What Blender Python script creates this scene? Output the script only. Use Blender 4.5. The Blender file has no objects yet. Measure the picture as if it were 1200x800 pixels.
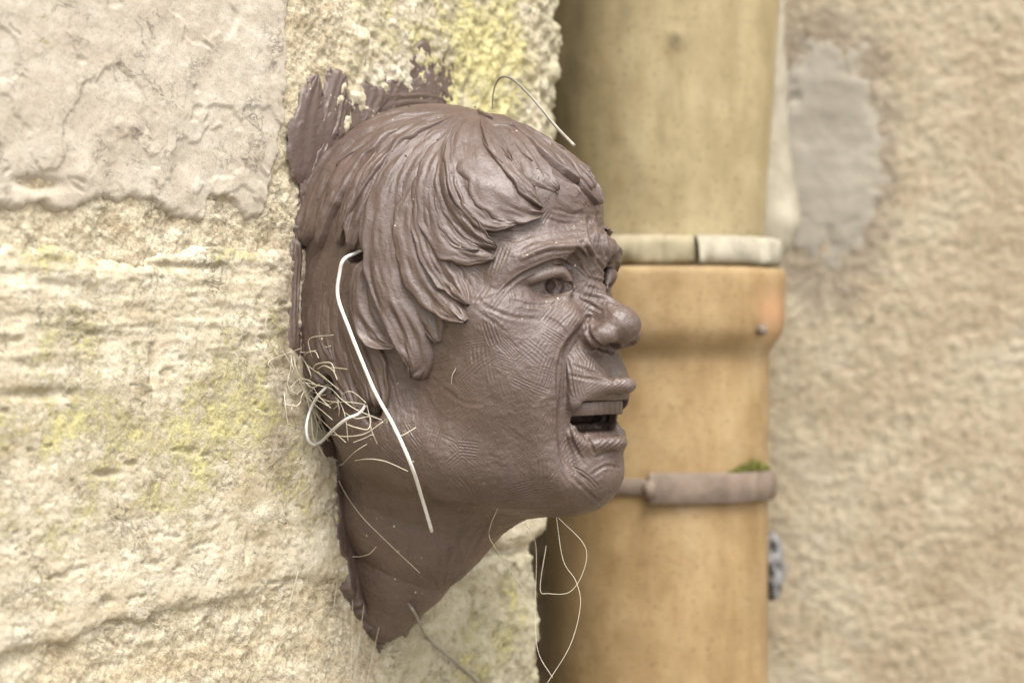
import bpy, math
import numpy as np
from mathutils import Matrix, Vector

SC = bpy.context.scene
COL = SC.collection
R = math.radians
RNG = np.random.default_rng(11)

# ------------------------------------------------------------------ camera, light, exposure
FPX = 2833.0                       # focal length in pixels of the 1200 px wide photograph
cam_d = bpy.data.cameras.new('camera'); cam = bpy.data.objects.new('camera', cam_d); COL.objects.link(cam)
cam.rotation_euler = (R(90), 0, 0)
cam_d.sensor_width = 36; cam_d.lens = FPX/1200*36
cam_d.clip_start = .05; cam_d.clip_end = 3000
cam_d.dof.use_dof = True; cam_d.dof.focus_distance = 1.295; cam_d.dof.aperture_fstop = 7.1
SC.camera = cam

SUN_EL, SUN_AZ = R(62), R(160)      # azimuth measured clockwise from +Y
wd = bpy.data.worlds.new('World'); SC.world = wd; wd.use_nodes = True
nt = wd.node_tree; nt.nodes.clear()
sky = nt.nodes.new('ShaderNodeTexSky'); sky.sky_type = 'NISHITA'; sky.sun_disc = False
sky.sun_elevation = SUN_EL; sky.sun_rotation = SUN_AZ
sky.air_density = 1.0; sky.dust_density = 4.0; sky.ozone_density = 1.0
hs = nt.nodes.new('ShaderNodeHueSaturation'); hs.inputs['Saturation'].default_value = .22
bgn = nt.nodes.new('ShaderNodeBackground'); bgn.inputs[1].default_value = .145
wo = nt.nodes.new('ShaderNodeOutputWorld')
nt.links.new(sky.outputs[0], hs.inputs['Color']); nt.links.new(hs.outputs[0], bgn.inputs[0]); nt.links.new(bgn.outputs[0], wo.inputs[0])
sun_d = bpy.data.lights.new('sun', 'SUN'); sun = bpy.data.objects.new('sun', sun_d); COL.objects.link(sun)
sun_d.energy = 1.0; sun_d.angle = R(28); sun_d.color = (1, .96, .9)
sdir = Vector((math.sin(SUN_AZ)*math.cos(SUN_EL), math.cos(SUN_AZ)*math.cos(SUN_EL), math.sin(SUN_EL)))
sun.rotation_euler = (-sdir).to_track_quat('-Z', 'Y').to_euler(); sun.location = sdir*5
SC.view_settings.view_transform = 'Standard'; SC.view_settings.look = 'None'
SC.view_settings.exposure = 1.5; SC.view_settings.gamma = 1; SC.view_settings.use_curve_mapping = False

# ------------------------------------------------------------------ frames (centimetres while modelling)
# wall frame: u along the wall (away from the camera), v up, w out of the wall
A = R(35); SA, CA = math.sin(A), math.cos(A)
OX, OY = -7.66, 140.0
def to_local(u, v, w): return np.stack([u, -np.asarray(w), v], -1)*.01    # object space of the wall empties
WALL_M = Matrix(((SA, -CA, 0, OX*.01), (CA, SA, 0, OY*.01), (0, 0, 1, 0), (0, 0, 0, 1)))
def ray(px, py):
    """origin and direction of a sight line in the wall frame"""
    dx, dz = (px-600)/FPX, (400-py)/FPX
    o = np.array([-OX*SA-OY*CA, 0, -OX*CA+OY*SA]); d = np.array([dx*SA+CA, dz, dx*CA-SA])
    return o, d
def P(px, py, u):
    o, d = ray(px, py); t = (u-o[0])/d[0]; return o+d*t
def onwall(px, py, w=0.):
    o, d = ray(px, py); t = (w-o[2])/d[2]; return o+d*t
def sightpt(px, py, Y):
    """a point in metres at depth Y"""
    return Vector(((px-600)/FPX*Y, Y, (400-py)/FPX*Y))

# ------------------------------------------------------------------ noise
_perm = RNG.permutation(512).astype(np.int32); _perm = np.concatenate([_perm, _perm, _perm])
_grad = RNG.normal(size=(512, 3)).astype(np.float32); _grad /= np.linalg.norm(_grad, axis=1)[:, None]
def perlin(p):
    p = np.asarray(p, np.float32); i = np.floor(p).astype(np.int32); f = p-i
    i &= 511; s = f*f*f*(f*(f*6-15)+10)
    out = 0
    for cx in (0, 1):
        wx = s[:, 0] if cx else 1-s[:, 0]; hx = _perm[(i[:, 0]+cx) & 511]
        for cy in (0, 1):
            wy = s[:, 1] if cy else 1-s[:, 1]; hy = _perm[hx+((i[:, 1]+cy) & 511)]
            for cz in (0, 1):
                wz = s[:, 2] if cz else 1-s[:, 2]; g = _grad[_perm[hy+((i[:, 2]+cz) & 511)]]
                out = out+wx*wy*wz*(g[:, 0]*(f[:, 0]-cx)+g[:, 1]*(f[:, 1]-cy)+g[:, 2]*(f[:, 2]-cz))
    return out*1.6
def fbm(p, sc=1., octv=4, gain=.5, lac=2.03, ridged=False):
    p = np.asarray(p, np.float32)*sc; a = 1.; t = 0
    for k in range(octv):
        n = perlin(p+k*17.3)
        if ridged: n = 1-2*np.abs(n)
        t = t+a*n; a *= gain; p = p*lac
    return t
def sstep(a, b, x):
    t = np.clip((x-a)/(b-a), 0, 1); return t*t*(3-2*t)

# ------------------------------------------------------------------ mesh helpers
def mesh(name, verts, faces, mat, parent=None, smooth=True, attrs=None):
    v = np.ascontiguousarray(verts, np.float32); f = np.ascontiguousarray(faces, np.int32)
    k = f.shape[1]
    me = bpy.data.meshes.new(name)
    me.vertices.add(len(v)); me.vertices.foreach_set('co', v.ravel())
    me.loops.add(f.size); me.loops.foreach_set('vertex_index', f.ravel())
    me.polygons.add(len(f)); me.polygons.foreach_set('loop_start', np.arange(0, f.size, k, dtype=np.int32))
    me.update(calc_edges=True)
    if smooth: me.polygons.foreach_set('use_smooth', np.ones(len(f), bool))
    for an, av in (attrs or {}).items():
        at = me.attributes.new(an, 'FLOAT', 'POINT'); at.data.foreach_set('value', np.ascontiguousarray(av, np.float32))
    me.materials.append(mat)
    o = bpy.data.objects.new(name, me); COL.objects.link(o)
    if parent: o.parent = parent
    return o
def empty(name, M, label=None, cat=None, group=None):
    o = bpy.data.objects.new(name, None); COL.objects.link(o); o.matrix_world = M; o.empty_display_size = .05
    if label: tag(o, label, cat, group)
    return o
def tag(o, label=None, cat=None, group=None, kind=None):
    for k, x in (('label', label), ('category', cat), ('group', group), ('kind', kind)):
        if x: o[k] = x
    return o
def gridfaces(n, m, keep=None):
    """faces of an n x m vertex grid"""
    a = np.arange(n*m).reshape(n, m)
    q = np.stack([a[:-1, :-1], a[1:, :-1], a[1:, 1:], a[:-1, 1:]], -1)
    return q.reshape(-1, 4) if keep is None else q[keep]
def compact(v, f, attrs=None):
    used = np.unique(f); m = np.full(len(v), -1); m[used] = np.arange(len(used))
    return v[used], m[f], {k: a[used] for k, a in (attrs or {}).items()}
def spline(pts, n):
    """Catmull-Rom through pts, n samples"""
    p = np.asarray(pts, float); p = np.vstack([2*p[0]-p[1], p, 2*p[-1]-p[-2]]); m = len(p)-3
    t = np.linspace(0, m-1e-6, n); i = t.astype(int); f = (t-i)[:, None]
    a, b, c, d = p[i], p[i+1], p[i+2], p[i+3]
    return .5*((2*b)+(c-a)*f+(2*a-5*b+4*c-d)*f*f+(3*b-a-3*c+d)*f**3)
def tube(pts, rad, seg=8, n=None, caps=True):
    p = spline(pts, n) if n else np.asarray(pts, float); n = len(p)
    rad = np.broadcast_to(np.asarray(rad, float), (n,)) if np.ndim(rad) else np.full(n, rad)
    t = np.gradient(p, axis=0); t /= np.linalg.norm(t, axis=1)[:, None]+1e-9
    nn = np.cross(t[0], [.3, .5, .8]); nn /= np.linalg.norm(nn); N = []
    for k in range(n):
        nn = nn-t[k]*np.dot(nn, t[k]); nn /= np.linalg.norm(nn)+1e-9; N.append(nn)
    N = np.array(N); B = np.cross(t, N); a = np.linspace(0, 2*np.pi, seg, endpoint=False)
    v = p[:, None]+rad[:, None, None]*(np.cos(a)[None, :, None]*N[:, None]+np.sin(a)[None, :, None]*B[:, None])
    v = v.reshape(-1, 3); f = []
    for k in range(n-1):
        for j in range(seg):
            f.append((k*seg+j, k*seg+(j+1) % seg, (k+1)*seg+(j+1) % seg, (k+1)*seg+j))
    v = np.vstack([v, p[:1], p[-1:]]); c0, c1 = n*seg, n*seg+1
    for j in range(0, seg, 2):
        f.append((c0, (j+2) % seg, (j+1) % seg, j)); q = (n-1)*seg
        f.append((c1, q+j, q+(j+1) % seg, q+(j+2) % seg))
    return v, np.array(f)

# ------------------------------------------------------------------ materials
def material(name):
    m = bpy.data.materials.new(name); m.use_nodes = True; t = m.node_tree
    return m, t, t.nodes['Principled BSDF']
class NB:
    """tiny node-building helper"""
    def __init__(s, t): s.t = t
    def n(s, ty, **kw):
        x = s.t.nodes.new(ty)
        for k, v in kw.items():
            if k in x.inputs: x.inputs[k].default_value = v
            else: setattr(x, k, v)
        return x
    def l(s, a, b): s.t.links.new(a, b)
    def coord(s, scale=(1, 1, 1)):
        c = s.n('ShaderNodeTexCoord'); m = s.n('ShaderNodeMapping'); m.inputs['Scale'].default_value = scale
        s.l(c.outputs['Object'], m.inputs[0]); return m.outputs[0]
    def noise(s, co, scale, detail=4, rough=.55, dist=0):
        x = s.n('ShaderNodeTexNoise'); x.inputs['Scale'].default_value = scale; x.inputs['Detail'].default_value = detail
        x.inputs['Roughness'].default_value = rough; x.inputs['Distortion'].default_value = dist
        s.l(co, x.inputs['Vector']); return x.outputs['Fac']
    def ramp(s, f, stops, interp='LINEAR'):
        r = s.n('ShaderNodeValToRGB'); e = r.color_ramp.elements; r.color_ramp.interpolation = interp
        while len(e) < len(stops): e.new(.5)
        for k, (p, c) in enumerate(stops):
            e[k].position = p; e[k].color = (*c, 1) if np.ndim(c) else (c, c, c, 1)
        s.l(f, r.inputs[0]); return r.outputs[0]
    def mix(s, f, a, b, mode='MIX'):
        x = s.n('ShaderNodeMix', data_type='RGBA', blend_type=mode)
        for q, i in ((f, 0), (a, 6), (b, 7)):
            if isinstance(q, bpy.types.NodeSocket): s.l(q, x.inputs[i])
            else: x.inputs[i].default_value = q if i == 0 else (*q, 1)
        return x.outputs[2]
    def math(s, op, a, b=0.):
        x = s.n('ShaderNodeMath', operation=op)
        for i, q in enumerate((a, b)):
            if isinstance(q, bpy.types.NodeSocket): s.l(q, x.inputs[i])
            else: x.inputs[i].default_value = q
        return x.outputs[0]
    def attr(s, name):
        x = s.n('ShaderNodeAttribute', attribute_name=name); return x.outputs['Fac']
    def bump(s, h, strength, dist, prev=None):
        b = s.n('ShaderNodeBump'); b.inputs['Strength'].default_value = strength; b.inputs['Distance'].default_value = dist
        s.l(h, b.inputs['Height'])
        if prev is not None: s.l(prev, b.inputs['Normal'])
        return b.outputs[0]

def mat_clay(name, tint=1.):
    m, t, b = material(name); nb = NB(t); co = nb.coord()
    n1 = nb.noise(co, 28, 4); n2 = nb.noise(co, 420, 3)
    c = nb.ramp(n1, [(.3, (.080*tint, .052*tint, .040*tint)), (.7, (.116*tint, .079*tint, .063*tint))])
    c = nb.mix(nb.ramp(n2, [(.42, .0), (.75, .35)]), c, (.060, .040, .031))
    vo = nb.n('ShaderNodeTexVoronoi'); vo.inputs['Scale'].default_value = 330; nb.l(co, vo.inputs['Vector'])
    dots = nb.ramp(vo.outputs['Distance'], [(.0, 1.), (.13, 1.), (.2, 0.)])
    gate = nb.ramp(nb.noise(co, 60, 2), [(.60, 0.), (.68, 1.)])
    rnd = nb.n('ShaderNodeSeparateColor'); nb.l(vo.outputs['Color'], rnd.inputs[0])
    g2 = nb.math('GREATER_THAN', rnd.outputs[0], .72)
    d = nb.math('MULTIPLY', nb.math('MULTIPLY', dots, gate), g2)
    c = nb.mix(d, c, (.55, .47, .36)); nb.l(c, b.inputs['Base Color'])
    nb.l(nb.ramp(nb.noise(co, 90, 4), [(.3, .33), (.7, .53)]), b.inputs['Roughness'])
    b.inputs['Specular IOR Level'].default_value = .6
    bp = nb.bump(nb.noise(co, 800, 4, .65), .5, .0006)
    bp = nb.bump(nb.noise(co, 200, 4, .65, .6), .45, .0012, bp)
    nb.l(bp, b.inputs['Normal'])
    return m
CLAY = mat_clay('wet_brown_clay')
m, t, b = material('dry_clay_cavity'); b.inputs['Base Color'].default_value = (.13, .09, .075, 1); b.inputs['Roughness'].default_value = .7; CLAYD = m

def mat_stone(name, cols, lichen=(.51, .455, .19), grain=900, bumpd=.0012, coarse=0.):
    """cols: dark, mid, light; the mesh attribute 'lichen' spreads the yellow crust, 'dirt' the brown wash"""
    m, t, b = material(name); nb = NB(t); co = nb.coord(); cs = nb.coord((1, 1, 2.6))
    n1 = nb.noise(cs, 22, 6, .6, .4); n2 = nb.noise(co, grain, 4, .65); n3 = nb.noise(co, 120, 5, .65)
    c = nb.ramp(n1, [(.28, cols[0]), (.5, cols[1]), (.72, cols[2])])
    c = nb.mix(nb.ramp(n3, [(.35, .55), (.55, 0.)]), c, cols[0])
    c = nb.mix(nb.ramp(n2, [(.3, .7 if coarse else .5), (.48, 0.)]), c, tuple(x*.5 for x in cols[0]))
    c = nb.mix(nb.ramp(n2, [(.55, .0), (.75, .6 if coarse else .25)]), c, tuple(min(.85, x*1.15) for x in cols[2]))
    cr = nb.ramp(nb.noise(nb.coord((1, 1, 1.7)), 48, 9, .72, 1.2), [(.482, 0.), (.497, 1.), (.503, 1.), (.518, 0.)])
    crm = nb.math('MULTIPLY', cr, nb.ramp(nb.noise(co, 38, 3), [(.52, 0.), (.66, .7)]))
    c = nb.mix(crm, c, tuple(x*.38 for x in cols[0]))
    sp = nb.ramp(nb.noise(co, 420, 5, .75), [(.27, .75), (.36, 0.)]); c = nb.mix(sp, c, tuple(x*.4 for x in cols[0]))
    li = nb.attr('lichen'); ln = nb.noise(co, 190, 6, .75); lf = nb.noise(co, 700, 4, .7)
    la = nb.math('ADD', nb.math('MULTIPLY', ln, .75), nb.math('MULTIPLY', lf, .45))
    la = nb.math('ADD', la, nb.math('MULTIPLY', li, .42))
    lm = nb.ramp(la, [(.755, 0.), (.93, .8)])
    lc = nb.ramp(lf, [(.3, tuple(x*.72 for x in lichen)), (.55, lichen), (.75, (.58, .54, .30))])
    c = nb.mix(lm, c, lc)
    di = nb.attr('dirt_shade'); dm = nb.math('MULTIPLY', di, nb.ramp(nb.noise(co, 180, 5, .7), [(.3, 1.), (.6, .25)]))
    c = nb.mix(dm, c, (.14, .095, .065))
    nb.l(c, b.inputs['Base Color']); b.inputs['Roughness'].default_value = .9; b.inputs['Specular IOR Level'].default_value = .2
    bp = nb.bump(n2, .6, bumpd); bp = nb.bump(n3, .4, .0009, bp); bp = nb.bump(lm, .8, .0009, bp); iv = nb.math('SUBTRACT', 1., nb.math('MAXIMUM', crm, sp)); bp = nb.bump(iv, .6, .0014, bp)
    nb.l(bp, b.inputs['Normal']); return m
S_SMOOTH = mat_stone('flaked_limestone', ((.355, .30, .23), (.455, .402, .32), (.51, .462, .385)), grain=900, bumpd=.0005)
S_LICH = mat_stone('lichened_limestone', ((.38, .31, .20), (.53, .47, .35), (.61, .56, .44)), grain=900, bumpd=.0010)
S_PALE = mat_stone('pale_limestone', ((.30, .26, .165), (.42, .375, .265), (.50, .46, .34)), grain=800, bumpd=.001)
S_MORT = mat_stone('sandy_mortar', ((.37, .29, .175), (.53, .46, .325), (.64, .59, .46)), grain=750, bumpd=.0022, coarse=1)

# ------------------------------------------------------------------ ground
gm, t, b = material('gravelly_ground'); nb = NB(t); co = nb.coord()
nb.l(nb.ramp(nb.noise(co, 6, 8, .7), [(.3, (.15, .13, .10)), (.7, (.26, .225, .175))]), b.inputs['Base Color']); b.inputs['Roughness'].default_value = .95
g = mesh('ground', [(-1500, -1500, -1.5), (1500, -1500, -1.5), (1500, 1500, -1.5), (-1500, 1500, -1.5)], [(0, 1, 2, 3)], gm)
tag(g, kind='structure')

# ------------------------------------------------------------------ stone wall
wall = empty('stone_wall', WALL_M, 'weathered limestone wall with yellow lichen and sandy mortar', 'wall')
U_END = 16.4
def polydist(pts, q):
    """signed distance (positive inside) of points q to polygon pts"""
    p = np.asarray(pts, float); n = len(p); d = np.full(len(q), 1e9); ins = np.zeros(len(q), bool)
    for i in range(n):
        a, b_ = p[i], p[(i+1) % n]; e = b_-a; w = q-a
        tt = np.clip((w@e)/(e@e), 0, 1); d = np.minimum(d, np.linalg.norm(w-tt[:, None]*e, axis=1))
        c = (a[1] <= q[:, 1]) != (b_[1] <= q[:, 1])
        xs = a[0]+(q[:, 1]-a[1])/(b_[1]-a[1]+1e-12)*e[0]; ins ^= c & (q[:, 0] < xs)
    return np.where(ins, d, -d)
def flakes(q, levels, sc, seed, step=.12, warp=.5):
    """terraced noise: thin layers that have spalled off, with crisp edges"""
    p = np.column_stack([q[:, 0]*sc, q[:, 1]*sc*1.1, np.full(len(q), seed)])
    n = fbm(p+warp*np.column_stack([fbm(p*2+5, 1, 3, .55), fbm(p*2+9, 1, 3, .55), np.zeros(len(q))]), 1, 5, .52)
    x = n*levels; fl = np.floor(x); fr = x-fl
    return (fl+sstep(.0, .035, fr))*step
def stone(name, pts_px, mat, hgt, res, seed, lich=None, dirt_shade=None, surf=None, edge=.9, rough=.1, uvpts=None):
    uv = np.array([onwall(*p)[:2] for p in pts_px]) if uvpts is None else np.array(uvpts, float)
    lo, hi = uv.min(0)-.6, uv.max(0)+.6
    nu, nv = int((hi[0]-lo[0])/res)+2, int((hi[1]-lo[1])/res)+2
    gu, gv = np.meshgrid(np.linspace(lo[0], hi[0], nu), np.linspace(lo[1], hi[1], nv), indexing='ij')
    q = np.column_stack([gu.ravel(), gv.ravel()]); q3 = np.column_stack([q, np.full(len(q), seed*7.7)])
    d = polydist(uv, q)+.35*fbm(q3, .55, 3)+.10*fbm(q3, 3, 2)
    h = hgt+rough*fbm(q3, .6, 5, .52)+(surf(q, q3) if surf else 0)
    e = np.clip(d/edge, -1.2, 1); h = h-(.9*(1-np.clip(e, 0, 1))**2.2*edge)-np.where(e < 0, -e*2.5, 0)
    keep = (d > -.45).reshape(nu, nv); keep = keep[:-1, :-1] & keep[1:, 1:]
    at = {'lichen': lich(q, q3) if lich else np.zeros(len(q)), 'dirt_shade': dirt_shade(q, q3) if dirt_shade else np.zeros(len(q))}
    v, f, at = compact(to_local(q[:, 0], q[:, 1], h), gridfaces(nu, nv, keep), at)
    return mesh(name, v, f[:, ::-1], mat, wall, True, at)
def blob(q, px, py, ru, rv=None):
    c = onwall(px, py); rv = rv or ru
    return np.exp(-((q[:, 0]-c[0])/ru)**2-((q[:, 1]-c[1])/rv)**2)
def around_head(q, q3):
    """brown smears of clay rubbed into the stone beside the joint"""
    d = np.abs(q[:, 0]+8.6-.05*q[:, 1])
    return np.clip(1.1-d/1.6, 0, 1)*sstep(-9.5, -6, q[:, 1])*sstep(8, 4, q[:, 1])*.9

def surf_ul(q, q3):
    h = flakes(q, 1.2, .085, 3.1, .09)+.25*flakes(q, 1.6, .2, 8.3, .06)+.015*fbm(q3, 4, 3, .65)
    for px, py, ru, rv, dep in ((42, 216, 1.5, .35, .45), (105, 35, .8, .5, .08), (215, 190, .9, .8, .2), (150, 148, .7, .5, -.15), (95, 200, .9, .8, -.12), (240, 225, .7, 1., .12)):
        h = h-dep*blob(q, px, py, ru, rv)
    return h-.3
stone('stone', [(-60, -60), (338, -60), (337, 60), (334, 120), (325, 190), (318, 225), (312, 262), (290, 262), (262, 236), (246, 235), (236, 262), (215, 266), (190, 252), (172, 240), (140, 238), (112, 236), (98, 246), (75, 250), (60, 245), (20, 248), (-60, 240)],
      S_SMOOTH, .55, .10, 1, lich=lambda q, q3: .9*blob(q, 45, 22, .8, .5)+.9*blob(q, 48, 50, .6, .3)-.35, surf=surf_ul, edge=.55, rough=.05)
def surf_mid(q, q3):
    s = np.column_stack([q[:, 0]*.12, q[:, 1]*.95, q3[:, 2]])
    c = onwall(150, 420); top = sstep(c[1]-3, c[1]+2, q[:, 1])
    h = (.09*fbm(s, 1, 4, .55, ridged=True)-.1)*(.2+.8*top)+.10*fbm(q3, .22, 3)-.16*sstep(.55, .95, fbm(q3*np.array([.5, 1.5, 1]), .8, 4, .55))
    h = h+.03*fbm(q3*np.array([.8, 1.4, 1]), 2.5, 4, .7)-.07*sstep(.35, .6, fbm(q3, 3.1, 2))
    for px, py, ru, rv, dep in ((120, 555, .9, .2, .35), (175, 430, .25, .9, .5), (285, 640, .2, .7, .4), (120, 705, .5, .3, .3), (60, 335, 1.2, .25, .25), (340, 690, .8, .5, .5), (110, 305, .2, .5, .5), (200, 312, 3, .2, .3), (40, 462, 2.5, .3, .35)):
        h = h-dep*blob(q, px, py, ru, rv)
    return h-.15
def lich_mid(q, q3):
    l = .8*blob(q, 70, 300, 2.2, 1)+.7*blob(q, 280, 295, 3, .5)+.6*blob(q, 90, 400, 4, 1.6)+.75*blob(q, 60, 490, 5, 2)+.8*blob(q, 260, 500, 5, 3)+.6*blob(q, 180, 560, 6, 3)+.35*blob(q, 60, 640, 4, 2)+.6*blob(q, 300, 420, 3, 3)+.55*blob(q, 350, 580, 2.2, 3)
    return np.clip(l, 0, 1)*.6+.12+.3*fbm(q3, .4, 3)
stone('stone', [(-60, 288), (15, 282), (60, 284), (110, 296), (150, 302), (200, 290), (245, 286), (300, 292), (345, 288), (420, 290), (520, 300), (634, 330), (640, 560), (640, 622), (625, 640), (585, 642), (520, 660), (440, 676), (400, 684), (340, 690), (290, 705), (240, 716), (180, 726), (130, 738), (60, 760), (-60, 792)],
      S_LICH, .48, .10, 2, lich=lich_mid, dirt_shade=around_head, surf=surf_mid, edge=.8, rough=.06)
def surf_tr(q, q3): return .16*fbm(q3, 1.5, 4, .6)+.06*fbm(q3, 5, 2)
stone('stone', [(425, -60), (630, -60), (631, 60), (633, 140), (634, 310), (520, 280), (440, 270), (380, 240), (372, 160), (400, 60)],
      S_LICH, .30, .11, 3, lich=lambda q, q3: .35+.55*blob(q, 560, 60, 5, 6)+.3*fbm(q3, .5, 3), surf=surf_tr, edge=.6, rough=.12)
stone('stone', [(462, 668), (520, 668), (560, 650), (620, 648), (628, 700), (627, 860), (430, 860), (450, 740)],
      S_PALE, .30, .12, 4, lich=lambda q, q3: .10+.5*blob(q, 590, 720, 2.2, 3)+.4*blob(q, 540, 790, 3, 2)+.35*fbm(q3, .5, 3), surf=lambda q, q3: .12*fbm(q3, 1.2, 4, .6)+flakes(q, 2, .15, 2.2, .1), edge=.5, rough=.16)
# narrow stone set back behind the corner
def ret_surf(q, q3): return .35*fbm(q3, 1.1, 4, .6)
stone('stone', None, S_PALE, -.75, .12, 5, lich=lambda q, q3: .15+.2*fbm(q3, 1, 2), surf=ret_surf, edge=.5, rough=.1, uvpts=[(17.2, 2), (19.6, 3), (19.9, 9), (19.7, 13), (20.0, 18), (19.8, 24), (17.1, 24)])
# stones beyond the frame, coarser
OUT = [[(-38, 27), (-12, 27), (-12, 40), (-38, 40)], [(-11, 27), (16, 27), (16, 40), (-11, 40)], [(-70, 22), (-39, 22), (-39, 40), (-70, 40)],
       [(-70, 5), (-35, 5), (-35, 21), (-70, 21)], [(-70, -18), (-34, -16), (-34, 4), (-70, 4)], [(-60, -42), (-36, -42), (-36, -20), (-60, -20)],
       [(-35, -42), (-12, -42), (-12, -27), (-35, -27)], [(-11, -42), (6, -42), (6, -24), (-11, -24)]]
for k, pp in enumerate(OUT):
    stone('stone', None, (S_LICH, S_SMOOTH)[k % 2], .3, .4, 10+k, lich=lambda q, q3: .1+.3*fbm(q3, .3, 2), surf=lambda q, q3: flakes(q, 2, .1, 4.4, .2), edge=.8, rough=.2, uvpts=pp)
# mortar bed: one rough sheet that fills the joints
def mortar():
    for lo, hi, res in (((-31, -26), (U_END-.15, 22), .12),):
        nu, nv = int((hi[0]-lo[0])/res)+2, int((hi[1]-lo[1])/res)+2
        gu, gv = np.meshgrid(np.linspace(lo[0], hi[0], nu), np.linspace(lo[1], hi[1], nv), indexing='ij')
        q = np.column_stack([gu.ravel(), gv.ravel()]); q3 = np.column_stack([q, np.full(len(q), 3.3)])
        h = -.05+.16*fbm(q3, .8, 4, .6)+.10*fbm(q3, 4.2, 3, .65)
        low = sstep(-13, -14.5, q[:, 1]-.02*q[:, 0]); h = h-.02*low
        h = h-.3*blob(q, 560, 690, 4, 4)-.5*blob(q, 600, 640, 3, .8)
        dd = hi[0]-q[:, 0]; h = h-np.where(dd < .8, (.8-dd)**2*1.2, 0)
        dirt_shade = .75*blob(q, 430, 770, 1.5, 2.5)+.55*blob(q, 395, 700, .8, 1)+around_head(q, q3)*.5+.5*blob(q, 428, 68, .6, .3)
        at = {'lichen': .55*blob(q, 480, 20, 4, 3)-.1+.15*blob(q, 345, 120, 1, 8)-.3*sstep(-11, -14, q[:, 1]), 'dirt_shade': dirt_shade}
        mesh('mortar', to_local(q[:, 0], q[:, 1], h), gridfaces(nu, nv)[:, ::-1], S_MORT, wall, True, at)
mortar()
def boxmesh(lo, hi):
    v = np.array([(x, y, z) for x in (lo[0], hi[0]) for y in (lo[1], hi[1]) for z in (lo[2], hi[2])], float)
    return v, np.array([(0, 1, 3, 2), (4, 6, 7, 5), (0, 4, 5, 1), (2, 3, 7, 6), (0, 2, 6, 4), (1, 5, 7, 3)])
v, f = boxmesh((-1.6, .012, -1.5), (.160, .42, 1.4)); core = mesh('wall_core', v, f, S_MORT, wall, False)
v, f = boxmesh((.1601, .03, .03), (.190, .42, 1.4)); mesh('wall_core', v, f, S_PALE, wall, False)

# ------------------------------------------------------------------ clay head: distance field on a grid
H = .1
GL, GH = np.array([-9.4, -18.0, -1.0]), np.array([9.4, 14.8, 19.2])
GN = np.round((GH-GL)/H).astype(int)+1
AX = [(GL[i]+H*np.arange(GN[i])).astype(np.float32) for i in range(3)]
F = np.full(GN, 5., np.float32)
def region(lo, hi):
    a = np.clip(np.floor((np.asarray(lo)-GL)/H).astype(int), 0, GN-1); b_ = np.clip(np.ceil((np.asarray(hi)-GL)/H).astype(int)+1, 1, GN)
    s = tuple(slice(a[i], b_[i]) for i in range(3))
    return s, (AX[0][s[0]][:, None, None], AX[1][s[1]][None, :, None], AX[2][s[2]][None, None, :])
def smin(a, b_, k):
    h = np.maximum(k-np.abs(a-b_), 0)/k; return np.minimum(a, b_)-h*h*k*.25
def put(s, d, k, op):
    if op == '+': F[s] = smin(F[s], d, k)
    elif op == '-': F[s] = -smin(-F[s], d, k)
def ell(c, r, k=.5, op='+', ang=(0, 0, 0)):
    c = np.asarray(c, float); r = np.asarray(r, float); m = max(r)+k+.6
    s, (x, y, z) = region(c-m, c+m) if any(ang) else region(c-r-k-.6, c+r+k+.6)
    x, y, z = x-c[0], y-c[1], z-c[2]
    if any(ang):
        Mx = np.array(Matrix.Rotation(R(ang[2]), 3, 'Z')@Matrix.Rotation(R(ang[1]), 3, 'Y')@Matrix.Rotation(R(ang[0]), 3, 'X')).T
        x, y, z = [Mx[i, 0]*x+Mx[i, 1]*y+Mx[i, 2]*z for i in range(3)]
    k0 = np.sqrt((x/r[0])**2+(y/r[1])**2+(z/r[2])**2); k1 = np.sqrt((x/r[0]**2)**2+(y/r[1]**2)**2+(z/r[2]**2)**2)
    put(s, (k0*(k0-1)/(k1+1e-6)).astype(np.float32), k, op)
def chain(pts, rads, k=.4, op='+', n=0):
    pts = np.asarray(pts, float); rads = np.broadcast_to(np.asarray(rads, float), (len(pts),))
    if n: pts, rads = spline(pts, n), spline(np.column_stack([rads]*3), n)[:, 0]
    m = max(rads)+k+.5; s, (x, y, z) = region(pts.min(0)-m, pts.max(0)+m); D = None
    for a, b_, ra, rb in zip(pts[:-1], pts[1:], rads[:-1], rads[1:]):
        e = b_-a; tt = np.clip(((x-a[0])*e[0]+(y-a[1])*e[1]+(z-a[2])*e[2])/(e@e+1e-9), 0, 1)
        d = np.sqrt((x-a[0]-tt*e[0])**2+(y-a[1]-tt*e[1])**2+(z-a[2]-tt*e[2])**2)-(ra+tt*(rb-ra))
        D = d if D is None else np.minimum(D, d)
    put(s, D.astype(np.float32), k, op)
def mir(p): return np.asarray(p, float)*np.array([-1, 1, 1])
def both(fn, pts, *a, **kw):
    p = np.asarray(pts, float); fn(p, *a, **kw); fn(p*np.array([-1, 1, 1]), *a, **kw)

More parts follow.
